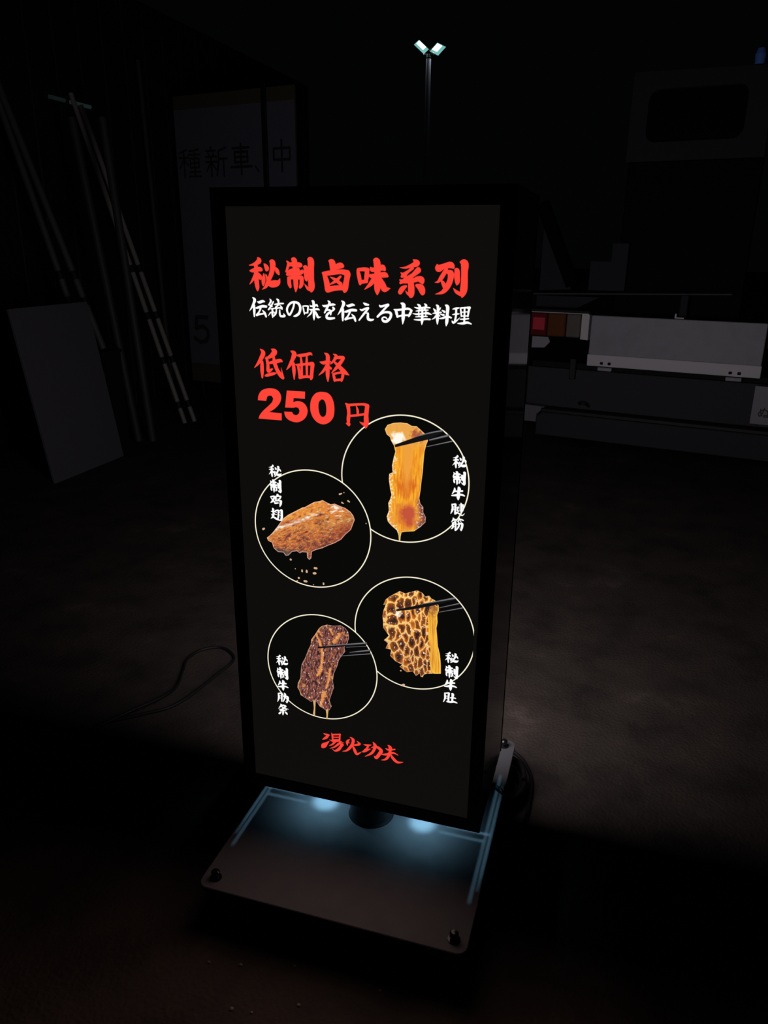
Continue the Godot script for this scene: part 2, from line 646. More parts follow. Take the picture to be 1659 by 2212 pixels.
	fill([outline("532,1216 567,1191 586,1197 607,1188 626,1180 644,1186 655,1198 668,1193 674,1201 693,1210 701,1225 702,1242 697,1260 699,1286 696,1309 700,1344 703,1375 711,1404 715,1439 717,1477 696,1481 669,1486 658,1491 654,1503 646,1501 644,1488 630,1502 619,1486 597,1493 571,1476 580,1466 557,1458 537,1440 540,1415 520,1414 528,1393 514,1383 531,1363 511,1336 510,1310 508,1292 511,1272 519,1247 510,1251 518,1230")], func(p: Vector2, d: float) -> Color:
		var q := Vector2(p.x - 508.0, p.y)
		q.x += q.x * q.x * 0.0056  # the cells narrow towards the smooth side
		q += Vector2(fine.get_noise_2dv(p * 0.4), fine.get_noise_2dv(p * 0.4 + Vector2(90, 0))) * 9.0
		var e := comb.get_noise_2dv(q) + 1.0
		var t := tone.get_noise_2dv(q)
		var f := fine.get_noise_2dv(p)
		var c := mix3(Color8(122, 62, 30), Color8(206, 110, 40), t * 0.6 + 0.4 + f * 0.5)
		c = mix3(c, Color8(58, 34, 30), (e - 0.36) * 2.6 + f * 0.5)
		c = mix3(c, Color8(255, 178, 52), (1.0 - e / 0.30) * 1.2 * (1.15 - (p.y - 1180) / 420.0))
		c = mix3(c, Color8(255, 232, 176), 1.0 - absf(e - 0.07) / 0.07)
		c = mix3(c, Color8(236, 226, 230), (f - 0.36) * 5.0)
		c = mix3(c, Color8(255, 250, 240), (1.0 - p.distance_to(Vector2(562, 1275)) / 15.0) * 1.5 + f)
		return mix3(c, Color8(255, 224, 168), (1.0 - absf(d - 1.2) / 1.8) * 0.6))
	fill([outline("672,1230 701,1225 702,1242 697,1260 699,1286 696,1309 700,1344 703,1375 711,1404 715,1439 717,1477 696,1481 682,1478 676,1437 678,1392 669,1349 668,1305 664,1266")], func(p: Vector2, d: float) -> Color:
		var fibre := fine.get_noise_2dv(Vector2(p.x * 1.8 - p.y * 0.12, p.y * 0.12))
		var c := mix3(Color8(248, 186, 62), Color8(206, 122, 46), fibre * 1.3 + 0.25)
		c = mix3(c, Color8(150, 92, 58), (1.0 - (p.y - 1225) / 50.0) * 0.9 + fine.get_noise_2dv(p) * 0.6)
		c = mix3(c, Color8(255, 214, 84), (1.0 - d / 7.0) * 0.8 if p.x > 690 else 0.0)
		return c)
	# beef rib strip
	var ba := Vector2(330, 1360)
	var bd := (Vector2(252, 1680) - ba).normalized()
	var bn := Vector2(-bd.y, bd.x)
	var fat := []
	for t in ["262,1396,4 276,1425,6 286,1455,6 286,1500,6 278,1545,6 266,1566,6", "278,1540,8 272,1558,8", "316,1530,5 310,1570,6 300,1610,5", "292,1630,8 282,1665,6 276,1690,4", "330,1420,8 345,1400,7 352,1388,5", "318,1372,5 326,1392,4"]:
		fat.append(numbers(t))
	fill([outline("276,1376 287,1366 307,1357 329,1358 357,1352 374,1360 385,1373 387,1398 380,1420 370,1437 373,1451 362,1468 350,1488 342,1517 330,1546 325,1578 329,1605 320,1632 311,1662 319,1685 310,1703 296,1706 272,1694 261,1678 249,1674 240,1682 220,1672 199,1661 194,1643 187,1632 189,1613 200,1589 202,1560 206,1532 221,1502 231,1473 243,1447 246,1425 261,1402")], func(p: Vector2, d: float) -> Color:
		var along := (p - ba).dot(bd)
		var across := (p - ba).dot(bn)
		var fibre := fine.get_noise_2dv(Vector2(across * 1.9, along * 0.5))
		var f := fine.get_noise_2dv(p * 1.3)
		var c := mix3(Color8(104, 60, 52), Color8(152, 90, 76), fibre * 1.6 + 0.35)
		c = mix3(c, Color8(44, 24, 28), -fibre * 2.4 + f * 0.8 - 0.2)
		c = mix3(c, Color8(206, 128, 74), (broad.get_noise_2dv(p * 2.2) - 0.30) * 4.0)
		for line in fat:  # seams of fat
			for k in line.size() - 1:
				var near := Geometry2D.get_closest_point_to_segment(p, Vector2(line[k].x, line[k].y), Vector2(line[k + 1].x, line[k + 1].y))
				c = mix3(c, Color8(228, 150, 80), (1.25 - p.distance_to(near) / line[k].z) * 1.3 + f * 0.9 - 0.1 if p.distance_to(near) < line[k].z * 1.4 else 0.0)
		c = mix3(c, Color8(226, 220, 236), (f - 0.33) * 5.0 * smoothstep(-0.2, 0.5, fibre + 0.3))
		if p.x - 0.0 < 300 - (p.y - 1380) * 0.33:
			c = mix3(c, Color8(240, 168, 80), (1.0 - d / 8.0) * (0.9 if p.y < 1440 or p.y > 1590 else 0.35) + f * 0.4 - 0.1)
		return mix3(c, Color8(232, 206, 200), (1.0 - absf(d - 1.2) / 1.6) * 0.65))
	stroke(numbers("252,1678,5 252,1705,3 250,1728,4 250,1732,4"), Color8(220, 170, 110))
	stroke(numbers("301,1706,5 301,1724,3 300,1740,3"), Color8(216, 176, 98))
	# chopsticks
	var dark := Color8(20, 20, 22)
	var grey := Color8(112, 112, 118)
	for s in ["543,694 611,664 691,636 698,641 649,669 544,702", "554,1262 632,1233 752,1188 759,1194 672,1231 603,1255 557,1266", "268,1451 451,1403 454,1410 334,1441 271,1457", "652,669 711,648 716,655 655,676", "701,1232 769,1204 772,1210 703,1236", "387,1452 463,1429 466,1436 390,1457"]:
		fill([outline(s)], func(_p, _d): return dark)
	for s in ["611,662,1 660,646,2 692,638,2", "654,670,2 712,651,3", "645,692,1 725,668,2", "640,1229,1 752,1190,3", "703,1232,1 770,1206,2", "703,1248,1 780,1221,2", "300,1442,1 450,1405,3", "389,1452,1 463,1431,3", "360,1471,1 467,1444,2", "377,1434,1 454,1417,1"]:
		stroke(numbers(s), grey)
	for s in ["177,1129,4", "193,1161,2", "218,1163,3 218,1168,3", "235,1167,4 235,1162,3", "265,1149,4 271,1149,4", "261,1169,4 267,1168,4", "205,1194,4", "226,1203,4 233,1203,4", "296,1201,3 296,1205,3", "78,1029,4 82,1026,3", "365,872,2 358,875,3", "387,895,3 392,898,2", "366,903,3 372,906,1", "449,966,2", "373,868,2", "63,1086,2", "259,1212,2", "199,1206,3", "588,1544,4 582,1546,3", "576,1491,3"]:
		stroke(numbers(s), Color8(214, 176, 140))


func print_poster() -> Image:
	poster = Image.create(TW, TH, false, Image.FORMAT_RGB8)
	poster.fill(Color8(14, 13, 11))
	var black := Color8(9, 9, 8)
	var line := Color8(255, 248, 220)
	var c := [Vector2(257.5, 1011), Vector2(574.4, 806.6), Vector2(617.7, 1343.8), Vector2(282, 1533)]
	disc(c[1], 208.0, black, line, [c[0]])
	disc(c[2], 208.0, black, line, [c[3]])
	disc(c[0], 208.0, black, line, [])
	disc(c[3], 208.0, black, line, [])
	paint_food()
	put("秘", 69, 144, 103.9, RED, 1.16)
	put("制", 190, 143, 100.7, RED, 1.16)
	put("卤", 309, 148, 93.8, RED, 1.16)
	put("味", 419, 143, 104.4, RED, 1.16)
	put("系", 547, 144, 105.9, RED, 1.16)
	put("列", 655, 144, 102.5, RED, 1.16)
	put("低", 72, 417, 103.6, RED, 1.14)
	put("価", 183, 420, 95.7, RED, 1.14)
	put("格", 292, 421, 102.0, RED, 1.14)
	put("円", 379, 570, 80.4, RED, 1.14)
	put("2", 79, 542, 102.5, RED, 1.08)
	put("5", 171, 546, 100.3, RED, 1.08)
	put("0", 262, 543, 103.4, RED, 1.08)
	put("湯", 276, 1794, 90.0, RED, 1.08)
	put("火", 358, 1800, 75.8, RED, 1.08)
	put("功", 434, 1802, 79.8, RED, 1.08)
	put("夫", 507, 1803, 84.3, RED, 1.08)
	put("伝", 64, 262, 62.0, WHITE, 1.1)
	put("統", 127, 264, 60.1, WHITE, 1.1)
	put("の", 189, 270, 50.8, WHITE, 1.1)
	put("を", 308, 265, 56.5, WHITE, 1.1)
	put("え", 424, 268, 53.7, WHITE, 1.1)
	put("る", 481, 269, 54.7, WHITE, 1.1)
	put("中", 533, 265, 62.3, WHITE, 1.1)
	put("華", 591, 265, 62.1, WHITE, 1.1)
	put("料", 649, 267, 61.1, WHITE, 1.1)
	put("理", 709, 270, 59.7, WHITE, 1.1)
	put("鸡", 109, 897, 44.9, WHITE, 1.1)
	put("翅", 108, 948, 45.4, WHITE, 1.1)
	put("牛", 728, 810, 45.0, WHITE, 1.1)
	put("腱", 728, 862, 45.3, WHITE, 1.1)
	put("筋", 731, 911, 46.1, WHITE, 1.1)
	put("肚", 728, 1544, 50.3, WHITE, 1.1)
	put("肋", 104, 1664, 46.5, WHITE, 1.1)
	put("条", 106, 1714, 48.3, WHITE, 1.1)
	put("味", 243, 265, 61.8, WHITE, 0.78)
	put("伝", 357, 264, 62.8, WHITE, 1.1)
	put("秘", 108, 796, 45.4, WHITE, 1.1)
	put("制", 109, 847, 46.2, WHITE, 1.1)
	put("秘", 728, 710, 44.3, WHITE, 1.1)
	put("制", 730, 761, 44.9, WHITE, 1.1)
	put("秘", 729, 1388, 45.5, WHITE, 1.1)
	put("制", 730, 1439, 49.4, WHITE, 1.1)
	put("牛", 729, 1491, 46.0, WHITE, 1.1)
	put("秘", 106, 1508, 46.5, WHITE, 1.1)
	put("制", 106, 1559, 49.2, WHITE, 1.1)
	put("牛", 107, 1611, 45.2, WHITE, 1.1)
	return poster


func make_glyphs() -> void:
	glyphs["秘"] = "59,2,2 69,20,13 40,38,8 4,46,2; 47,42,10 47,83,12 47,132,13 51,169,11 51,190,3; 5,76,2 24,76,9 57,67,11 76,68,10 83,72,5; 42,95,9 24,126,7 2,153,2; 60,95,7 70,108,11 72,120,7; 99,36,2 109,47,9 117,62,12 113,71,6; 136,22,2 154,29,15 153,61,14 142,96,12 119,139,10 106,164,8 80,182,1; 96,92,3 93,123,11 90,148,8 89,161,2; 109,98,4 122,131,9 138,148,16 166,147,17 187,140,11 198,118,2; 174,57,3 182,75,11 192,93,5"
	glyphs["制"] = "12,22,3 23,36,8 15,63,7 2,85,2; 45,10,4 61,19,15 64,62,13 67,124,14 67,166,12 65,197,3; 27,40,10 63,41,11 93,43,13 105,45,7; 12,84,6 43,75,9 85,69,9; 14,98,8 61,93,10 104,85,11 112,72,4; 23,121,10 25,150,11 31,170,7; 20,119,8 70,114,10 105,115,11; 106,119,11 104,153,11 94,171,7; 123,53,6 134,59,12 134,90,12 135,119,10 138,133,3; 147,9,2 166,17,17 167,60,17 166,122,17 169,168,17 166,195,4; 169,185,10 143,175,8 122,149,1"
	glyphs["卤"] = "48,7,3 70,17,17 74,47,17 74,69,14; 91,45,13 125,35,16 142,39,8; 5,81,5 22,85,12 71,78,13 130,72,13 171,80,17; 17,92,12 31,136,16 38,180,17; 38,183,16 90,172,14 139,169,13; 174,87,17 165,129,16 156,173,17 152,196,4; 126,101,6 95,128,9 55,150,3; 56,105,2 90,121,9 127,146,10"
	glyphs["味"] = "3,59,3 11,85,10 20,130,9 20,143,2; 9,61,8 40,59,9 60,61,10; 63,62,11 59,92,12 56,119,10; 20,128,9 58,123,9; 100,9,3 118,17,17 122,67,16 123,123,17 122,164,15 122,194,3; 82,48,3 91,60,10 125,57,10 151,48,14 165,60,6; 72,88,3 87,94,10 125,91,11 164,86,13 183,95,4; 100,108,10 85,134,11 47,167,2; 139,113,11 154,141,15 166,163,14 199,158,1"
	glyphs["系"] = "81,2,2 103,19,14 74,32,9 36,44,5 7,43,1; 79,46,7 54,64,7 31,82,11 18,91,5; 13,70,2 31,84,9 46,93,6; 111,56,14 82,81,10 42,106,11 12,124,6; 8,108,3 25,115,9 63,113,10 106,104,11; 101,98,8 129,105,15 137,123,5; 70,116,14 74,156,16 74,184,14 72,196,4; 71,188,8 52,178,5 41,163,1; 43,141,6 23,155,12 11,173,11; 104,135,7 128,147,16 138,170,13 137,182,3"
	glyphs["列"] = "12,24,2 20,46,16 52,33,12 88,27,15 104,39,7; 64,53,10 39,94,11 21,116,6 1,121,1; 62,63,4 90,71,15 89,107,14 73,143,14 48,172,9 5,185,1; 35,108,2 49,124,9 56,144,8; 112,50,2 125,56,12 127,86,14 130,114,12 127,133,2; 140,10,2 166,18,18 168,65,16 169,125,17 166,165,17 160,196,4; 163,186,9 128,170,8 108,149,1"
	glyphs["低"] = "46,5,2 65,26,12 53,55,12 28,93,8 2,120,2; 54,84,9 53,134,11 52,179,5; 120,2,2 141,18,15 119,42,11 89,58,6 75,59,2; 87,58,8 93,97,9 95,136,10 121,123,5; 107,86,7 145,77,10 177,69,9 189,75,3; 133,44,6 139,85,11 155,128,11 178,160,12 192,179,4; 196,174,4 188,146,4 181,111,1; 69,168,2 87,162,8 125,152,8 147,146,3"
	glyphs["価"] = "35,2,2 60,18,14 49,53,12 26,96,9 2,126,2; 53,84,9 55,131,11 55,187,3; 77,28,3 100,29,9 140,22,9 174,13,8 186,23,2; 105,34,5 110,76,8 111,160,7; 148,30,5 147,74,8 146,158,7; 68,89,3 92,90,8 138,82,7 186,78,12; 85,93,7 92,129,9 97,172,9; 188,81,12 182,125,11 177,167,10 173,182,3; 95,172,9 136,164,8 182,164,8"
	glyphs["格"] = "10,57,2 32,62,9 58,55,9 78,52,4; 41,2,2 62,19,11 61,65,11 60,134,11 61,173,3; 56,75,8 32,111,7 2,138,2; 71,82,3 81,93,7; 98,6,2 117,18,9 102,44,7 80,65,4; 106,29,6 137,25,9 163,26,8 139,61,10 113,92,8 86,120,2; 100,49,4 131,76,10 167,108,12 198,127,2; 95,124,5 102,146,8 105,171,3; 102,125,6 131,117,6 157,113,7; 161,113,8 156,143,8 150,167,4; 104,163,7 151,157,7"
	glyphs["円"] = "3,11,3 24,30,13 31,84,12 27,142,13 32,188,4; 12,169,5 30,174,13; 21,24,10 88,15,9 154,9,9 183,20,15; 182,23,15 174,93,16 175,157,17 170,197,3; 166,170,13 140,160,8 119,148,1; 93,26,3 104,60,9 104,98,7; 41,107,8 101,98,8 160,86,8"
	glyphs["2"] = "P 1,82 7,50 28,20 60,5 93,0 129,5 153,23 163,50 157,81 138,108 110,133 78,152 163,154 161,200 0,200 10,176 36,145 77,109 100,85 107,64 99,50 83,47 67,56 59,83"
	glyphs["5"] = "P 23,0 149,0 146,46 69,46 66,71 93,63 126,67 151,86 163,119 154,156 129,184 95,200 61,200 28,189 6,167 0,137 55,136 63,150 82,155 99,145 107,126 100,108 81,104 64,109 7,111"
	glyphs["0"] = "P 82,0 114,4 140,26 155,65 158,109 151,150 129,181 97,199 68,200 39,188 13,159 0,120 0,80 10,44 32,15 56,3; P 76,46 89,49 100,68 105,103 101,138 90,151 77,154 64,143 56,116 54,86 60,61"
	glyphs["湯"] = "20,29,2 46,36,9 74,32,3; 71,33,4 40,67,11 9,91,2; 70,93,2 46,120,11 21,147,20 4,170,4; 90,9,2 99,43,8 98,78,5; 99,25,7 166,9,7; 164,6,6 160,63,7; 104,48,5 157,36,5; 98,75,6 160,60,6; 72,79,2 110,87,9 151,74,7 198,83,2; 121,89,7 98,117,7 68,138,2; 165,87,9 139,118,7 109,144,6 75,163,2; 182,102,13 168,128,11 150,156,12 120,176,7 97,165,2; 150,99,6 121,133,6"
	glyphs["火"] = "80,3,3 112,25,14 106,73,13 78,125,13 44,164,9 2,182,2; 76,28,3 53,62,13 52,102,4; 48,63,9 75,69,4; 150,33,3 178,58,11 147,76,10 116,86,6; 109,95,6 126,137,14 150,180,12 198,144,2"
	glyphs["功"] = "18,48,3 53,49,10 90,37,3; 62,53,7 48,86,10 27,105,7; 3,132,3 27,118,11 80,83,5; 107,3,3 126,33,15 123,69,12 92,127,11 32,174,3; 95,65,5 142,47,11 184,76,16 168,117,15 138,164,14 117,149,2"
	glyphs["夫"] = "43,40,4 70,48,9 125,30,5; 61,3,3 82,21,14 80,66,11 65,117,11 42,150,9 6,166,3; 4,107,4 47,99,10 107,70,9 153,83,3; 84,85,5 110,127,13 149,156,11 198,144,2"
	glyphs["伝"] = "44,4,4 65,24,14 53,59,12 31,98,9 2,136,2; 57,80,10 55,132,13 54,187,7; 92,42,3 115,48,11 150,37,12 174,40,5; 72,105,4 93,101,10 143,86,12 189,87,11; 127,106,9 106,144,8 82,173,11; 85,171,10 119,163,8 154,157,7; 146,125,4 169,150,11 183,185,9"
	glyphs["統"] = "28,5,3 40,25,10 29,47,8 6,68,3; 15,63,7 50,78,8; 67,33,7 45,69,8 13,110,8 5,113,2; 39,105,6 74,99,6; 54,104,7 52,149,11 53,192,4; 32,141,7 3,175,3; 68,133,5 81,148,6; 105,5,5 122,18,11 124,45,7; 81,59,6 126,51,8 178,47,7; 123,62,7 95,85,8 84,99,5; 89,99,7 134,91,7 154,97,7; 138,64,4 159,88,8 163,106,5; 99,108,6 92,143,9 71,171,7 50,187,2; 136,111,6 135,147,9 144,173,10 181,173,11 196,166,4; 176,147,3 186,163,8"
	glyphs["の"] = "109,20,11 97,72,11 72,125,11 43,162,12 21,140,11 12,101,12 30,56,12 69,21,12 115,12,12 161,25,14 185,65,15 182,111,14 161,149,14 122,172,12 96,178,4"
	glyphs["を"] = "3,51,3 27,60,11 73,51,10 119,41,12 147,42,6; 66,4,4 85,21,12 73,49,10 52,86,11 27,129,8; 55,100,8 83,99,9 100,117,9 96,148,7; 124,73,10 136,88,10 104,113,9 67,137,11 49,161,12 56,183,13 92,187,13 138,181,9"
	glyphs["え"] = "58,4,4 84,18,13 118,23,8; 19,74,5 42,82,10 84,64,10 116,57,9 100,80,11 58,130,11 8,192,8; 97,114,7 113,116,9 110,147,13 116,176,14 147,186,12 176,179,7"
	glyphs["る"] = "32,19,5 47,32,11 87,22,10 129,13,13 112,33,11 67,81,11 11,141,11; 17,134,10 62,102,10 113,89,11 153,96,13 164,120,13 149,158,13 114,187,13 78,184,12 65,161,9 78,145,7 103,146,7 119,160,6"
	glyphs["中"] = "3,64,3 23,73,10 34,106,12 43,135,6; 21,70,9 82,63,9 142,54,10 180,68,7; 177,70,10 162,102,11 151,124,7; 37,130,8 93,116,8 158,113,8; 73,5,5 99,22,17 97,71,14 97,142,15 93,197,3"
	glyphs["華"] = "19,38,3 61,47,9 120,38,8 169,39,6; 47,10,4 70,28,12 68,56,7; 115,4,4 131,21,11 116,54,7; 35,73,4 76,67,7 121,61,7 152,60,5; 2,96,2 47,101,8 107,92,7 147,89,10 186,100,3; 32,126,4 88,121,7 145,119,5; 19,152,4 78,152,9 128,144,8 172,144,8; 61,66,6 64,122,5; 131,63,6 130,120,5; 95,55,9 97,112,10 96,159,12 94,197,3"
	glyphs["料"] = "17,40,4 35,60,11; 86,29,4 74,50,7; 10,84,3 45,79,9 91,72,7; 42,6,4 60,23,12 59,88,10 58,135,13 59,181,5; 50,93,8 31,122,7 2,141,2; 70,92,5 82,110,4; 100,52,4 125,66,10; 86,89,4 117,96,10; 130,4,4 153,21,15 153,85,13 150,156,14 145,197,3; 76,130,4 111,124,9 151,108,9 191,118,7"
	glyphs["理"] = "7,30,4 38,22,9 69,16,5; 41,26,9 41,89,9 33,138,9; 6,81,3 40,75,8 72,71,4; 3,139,3 18,156,10 48,138,7 81,106,2; 83,18,6 90,59,8 94,95,6; 84,18,8 129,12,7 171,12,12; 168,18,10 162,56,9 158,93,7; 95,56,5 161,49,5; 94,92,6 157,88,6; 123,19,8 124,72,8 125,159,9; 84,122,5 123,120,7 166,114,6; 60,162,4 110,160,11 155,151,10 195,163,5"
	glyphs["鸡"] = "8,53,8 49,43,11 69,43,11 61,78,13 37,119,15 3,149,3; 13,66,6 43,101,11 72,133,12; 111,7,6 126,16,16 103,39,9; 94,40,10 93,79,12 91,109,11; 98,40,10 143,31,10 172,34,13; 172,37,12 157,68,10 132,81,6; 115,72,3 132,90,8; 91,110,9 140,102,10 176,105,15; 176,109,16 167,153,17 154,195,5; 74,152,10 112,143,11 141,137,4"
	glyphs["翅"] = "35,8,8 46,27,17 44,62,13 47,91,10; 14,56,6 48,57,12 75,54,9; 15,103,5 46,100,10 65,89,9; 51,104,11 36,140,14 3,170,3; 23,120,6 53,146,13 105,171,14 158,187,6; 86,40,11 129,31,12 128,74,11 126,130,13 119,156,10; 77,58,4 98,68,6; 73,99,4 99,100,6; 150,35,9 182,25,16 184,68,16 182,132,17 167,181,13; 143,57,4 162,70,5; 139,98,4 163,104,6"
	glyphs["牛"] = "45,28,8 44,64,14 13,114,5; 44,74,10 96,69,11 153,59,13; 8,139,8 64,129,15 103,115,14 153,115,13 186,127,9; 99,10,10 108,37,22 102,89,18 100,151,21 101,195,5"
	glyphs["腱"] = "15,33,7 27,81,13 23,123,13 4,173,4; 25,35,9 62,28,12; 66,32,14 65,98,13 65,168,12; 31,70,6 64,67,6; 33,107,6 65,103,6; 86,80,7 106,68,9 93,110,9 109,124,8 84,166,6; 79,143,6 120,159,10 166,181,8 197,151,3; 141,7,7 150,32,13 149,89,11 149,146,9; 117,35,6 174,29,10; 114,64,6 188,56,9; 122,92,6 178,83,8; 123,119,6 175,109,8; 172,30,8 179,83,6"
	glyphs["筋"] = "24,14,4 34,34,13 4,76,3; 35,44,9 66,35,8; 40,49,3 58,68,7; 107,6,6 114,25,11 90,61,6; 108,36,8 138,27,10 168,35,8; 126,44,3 140,64,6; 21,87,8 30,127,12 24,159,10 3,178,3; 31,83,8 62,77,10 66,128,11 65,188,12; 32,111,5 62,108,5; 31,143,5 63,136,5; 105,64,8 112,113,11 98,150,10 76,187,6; 86,100,7 116,91,10 156,89,14 153,139,15 144,184,9; 144,181,7 123,160,2"
	glyphs["肚"] = "15,17,4 24,54,12 24,108,11 5,160,5; 25,22,8 71,12,11; 77,12,12 73,78,12 73,143,12; 26,68,5 70,60,5; 27,101,5 71,92,5; 113,12,5 130,22,17 128,67,13 126,125,13; 99,81,8 132,72,10 170,76,8; 54,147,10 102,146,13 145,133,13 192,143,8"
	glyphs["肋"] = "20,28,6 30,74,15 25,126,13 5,185,5; 31,30,10 78,18,13; 84,22,13 81,92,13 78,165,11; 35,76,6 79,67,6; 31,117,6 77,105,6; 127,8,8 142,35,16 132,94,13 101,166,8; 111,75,9 149,62,12 185,72,15 179,125,17 164,177,8; 162,169,8 139,153,2"
	glyphs["条"] = "48,7,7 55,29,15 14,79,4; 53,34,11 91,19,12 130,28,11 100,59,12 56,101,11 3,96,3; 63,49,9 104,69,12 175,73,3; 26,124,7 82,113,11 143,89,7; 83,90,9 81,146,15 76,193,7; 49,142,8 22,175,14 8,187,3; 113,129,7 138,152,15 150,174,5"
	glyphs["車"] = "30,30,8 170,30,8; 45,55,8 155,55,8 155,120,8 45,120,8 45,55,8; 45,88,7 155,88,7; 10,150,8 190,150,8; 100,5,8 100,198,8"
	glyphs["新"] = "15,30,7 95,30,7; 55,5,7 55,30,7; 30,42,6 38,60,6; 80,42,6 70,62,6; 8,68,7 102,68,7; 8,102,7 102,102,7; 55,68,7 55,195,7; 52,108,6 12,160,6; 60,112,6 96,150,6; 185,14,7 122,36,7 120,110,7 102,190,7; 122,85,7 196,85,7; 165,85,7 165,198,7"
	glyphs["種"] = "75,12,6 15,28,6; 8,62,7 88,62,7; 48,25,7 48,195,7; 45,70,6 10,130,6; 52,78,6 85,112,6; 185,12,6 100,22,6; 92,45,6 196,45,6; 105,70,6 185,70,6 185,130,6 105,130,6 105,70,6; 105,100,6 185,100,6; 145,18,6 145,188,6; 98,158,6 192,158,6; 88,188,6 198,188,6"
	glyphs["中g"] = "30,55,8 170,55,8 170,125,8 30,125,8 30,55,8; 100,5,8 100,198,8"
	glyphs["、"] = "60,60,14 130,140,16"
	glyphs["5g"] = "150,20,9 60,20,9 50,95,9 110,80,9 150,105,9 155,140,9 130,180,9 80,190,9 35,165,9"
	glyphs["ぬ"] = "40,45,9 55,110,9 80,165,8; 100,20,9 88,90,9 50,165,9 22,150,8 25,105,8 80,55,8 140,60,9 175,110,9 160,165,9 120,180,8 112,155,8 140,145,8 188,185,8"


# ---------------------------------------------------------------- the stand sign

func make_sign() -> void:
	make_glyphs()
	var print_ := ImageTexture.create_from_image(print_poster())
	var o := thing("stand_sign")
	tag(o, "tall black light box sign on a steel base plate, lit menu face", "sign")
	var x := 0.2805
	var y0 := 0.225
	var y1 := 1.525
	# hollow cabinet; the floor panel stops short of the walls, so light from inside leaks out along its edges
	for sx in [-1.0, 1.0]:
		part("side_panel", bx(begin(), Vector3(sx * (x - 0.0035) - 0.0025, y0, -0.1465), Vector3(sx * (x - 0.0035) + 0.0025, y1, 0.1465), 0.0015), mats.black_paint, o)
	part("top_panel", bx(begin(), Vector3(-x + 0.007, y1 - 0.006, -0.1465), Vector3(x - 0.007, y1 - 0.001, 0.1465), 0.001), mats.black_paint, o)
	var i0 := x - 0.0092
	var flat := Transform3D(Basis(Vector3.RIGHT, -PI / 2), Vector3.ZERO)
	part("floor_panel", slab(begin(), PackedVector2Array([Vector2(-i0, -0.1465), Vector2(i0, -0.1465), Vector2(i0, -0.024), Vector2(0.20, -0.024), Vector2(0.20, -0.019), Vector2(i0, -0.019), Vector2(i0, 0.1465), Vector2(-i0, 0.1465), Vector2(-i0, -0.019), Vector2(-0.20, -0.019), Vector2(-0.20, -0.024), Vector2(-i0, -0.024)]), y0, y0 + 0.004, flat, 0.0), mats.black_paint, o)
	for sx in [-1.0, 1.0]:
		leak_light(o, Vector3(sx * (x - 0.0182), 0.46, -0.03), 60.0, 0.11)
		leak_light(o, Vector3(sx * 0.235, 0.50, 0.020), 30.0, 0.16)
	for zz in [1.0, -1.0]:
		var i := 0.2515
		for e in [[Vector2(-x, y1), Vector2(x, y1), Vector2(i, 1.493), Vector2(-i, 1.493)], [Vector2(-x, y0), Vector2(x, y0), Vector2(i, 0.256), Vector2(-i, 0.256)], [Vector2(-x, y0), Vector2(-x, y1), Vector2(-i, 1.493), Vector2(-i, 0.256)], [Vector2(x, y0), Vector2(x, y1), Vector2(i, 1.493), Vector2(i, 0.256)]]:
			part("frame_bar", slab(begin(), PackedVector2Array(e), minf(zz * 0.1465, zz * 0.1540), maxf(zz * 0.1465, zz * 0.1540), Transform3D(), 0.0012), mats.frame_black, o)
	var pm := StandardMaterial3D.new()
	pm.resource_name = "backlit_print"
	pm.albedo_color = Color(0.05, 0.05, 0.05)
	pm.roughness = 0.35
	pm.emission_enabled = true
	pm.emission = Color.WHITE
	pm.emission_operator = BaseMaterial3D.EMISSION_OP_MULTIPLY
	pm.emission_texture = print_
	pm.emission_energy_multiplier = 1.0
	var panel := picture_panel(-0.2512, 0.2562, 0.2512, 1.4928, 0.1467, 0.1515)
	var front := part("poster_panel", panel, pm, o)
	front.set_meta("label", "backlit black menu print with red and white lettering and four dishes")
	var back := part("poster_panel", panel.commit(), pm, o)
	back.rotation.y = PI
	# stand
	part("column", lathe(begin(), [Vector2(0.0, 0.226), Vector2(0.052, 0.226), Vector2(0.052, 0.117), Vector2(0.056, 0.110), Vector2(0.0, 0.110)], Vector3(-0.004, 0, 0.034), 28), mats.black_plastic, o)
	part("base_plate", slab(begin(), rounded(-0.297, -0.364, 0.297, 0.364, 0.022, 8), 0.100, 0.110, flat, 0.0015), mats.plate_steel, o)
	var tank := begin()
	slab(tank, rounded(-0.215, -0.325, 0.215, 0.325, 0.05, 8), 0.012, 0.100, flat, 0.010)
	part("ballast_tank", tank, mats.black_plastic, o)
	var coil := []
	for k in 97:
		var t := TAU * k / 24.0
		var r := 0.056 + 0.006 * sin(t * 0.37)
		coil.append(Vector3(0.276 + r * cos(t), 0.008 + 0.012 * k / 24.0, -0.275 + 1.5 * r * sin(t)))
	part("coiled_cable", tube(begin(), coil, 0.007, 8), mats.rubber, o)
	for sx in [-1, 1]:
		for sz in [-1, 1]:
			part("rubber_foot", lathe(begin(), [Vector2(0.0, 0.016), Vector2(0.026, 0.016), Vector2(0.028, 0.0), Vector2(0.0, 0.0)], Vector3(sx * 0.2, 0, sz * 0.26), 16), mats.rubber, o)
			var at := Vector3(sx * 0.267, 0.110, sz * 0.333)
			var k := part("thumb_screw", lathe(begin(), [Vector2(0.0, 0.021), Vector2(0.006, 0.0205), Vector2(0.0095, 0.017), Vector2(0.0095, 0.009), Vector2(0.007, 0.007), Vector2(0.007, 0.003), Vector2(0.013, 0.0025), Vector2(0.0135, 0.0), Vector2(0.0, 0.0)], at, 20), mats.black_gloss, o)
			k.set_meta("label", "black glossy thumb screw")
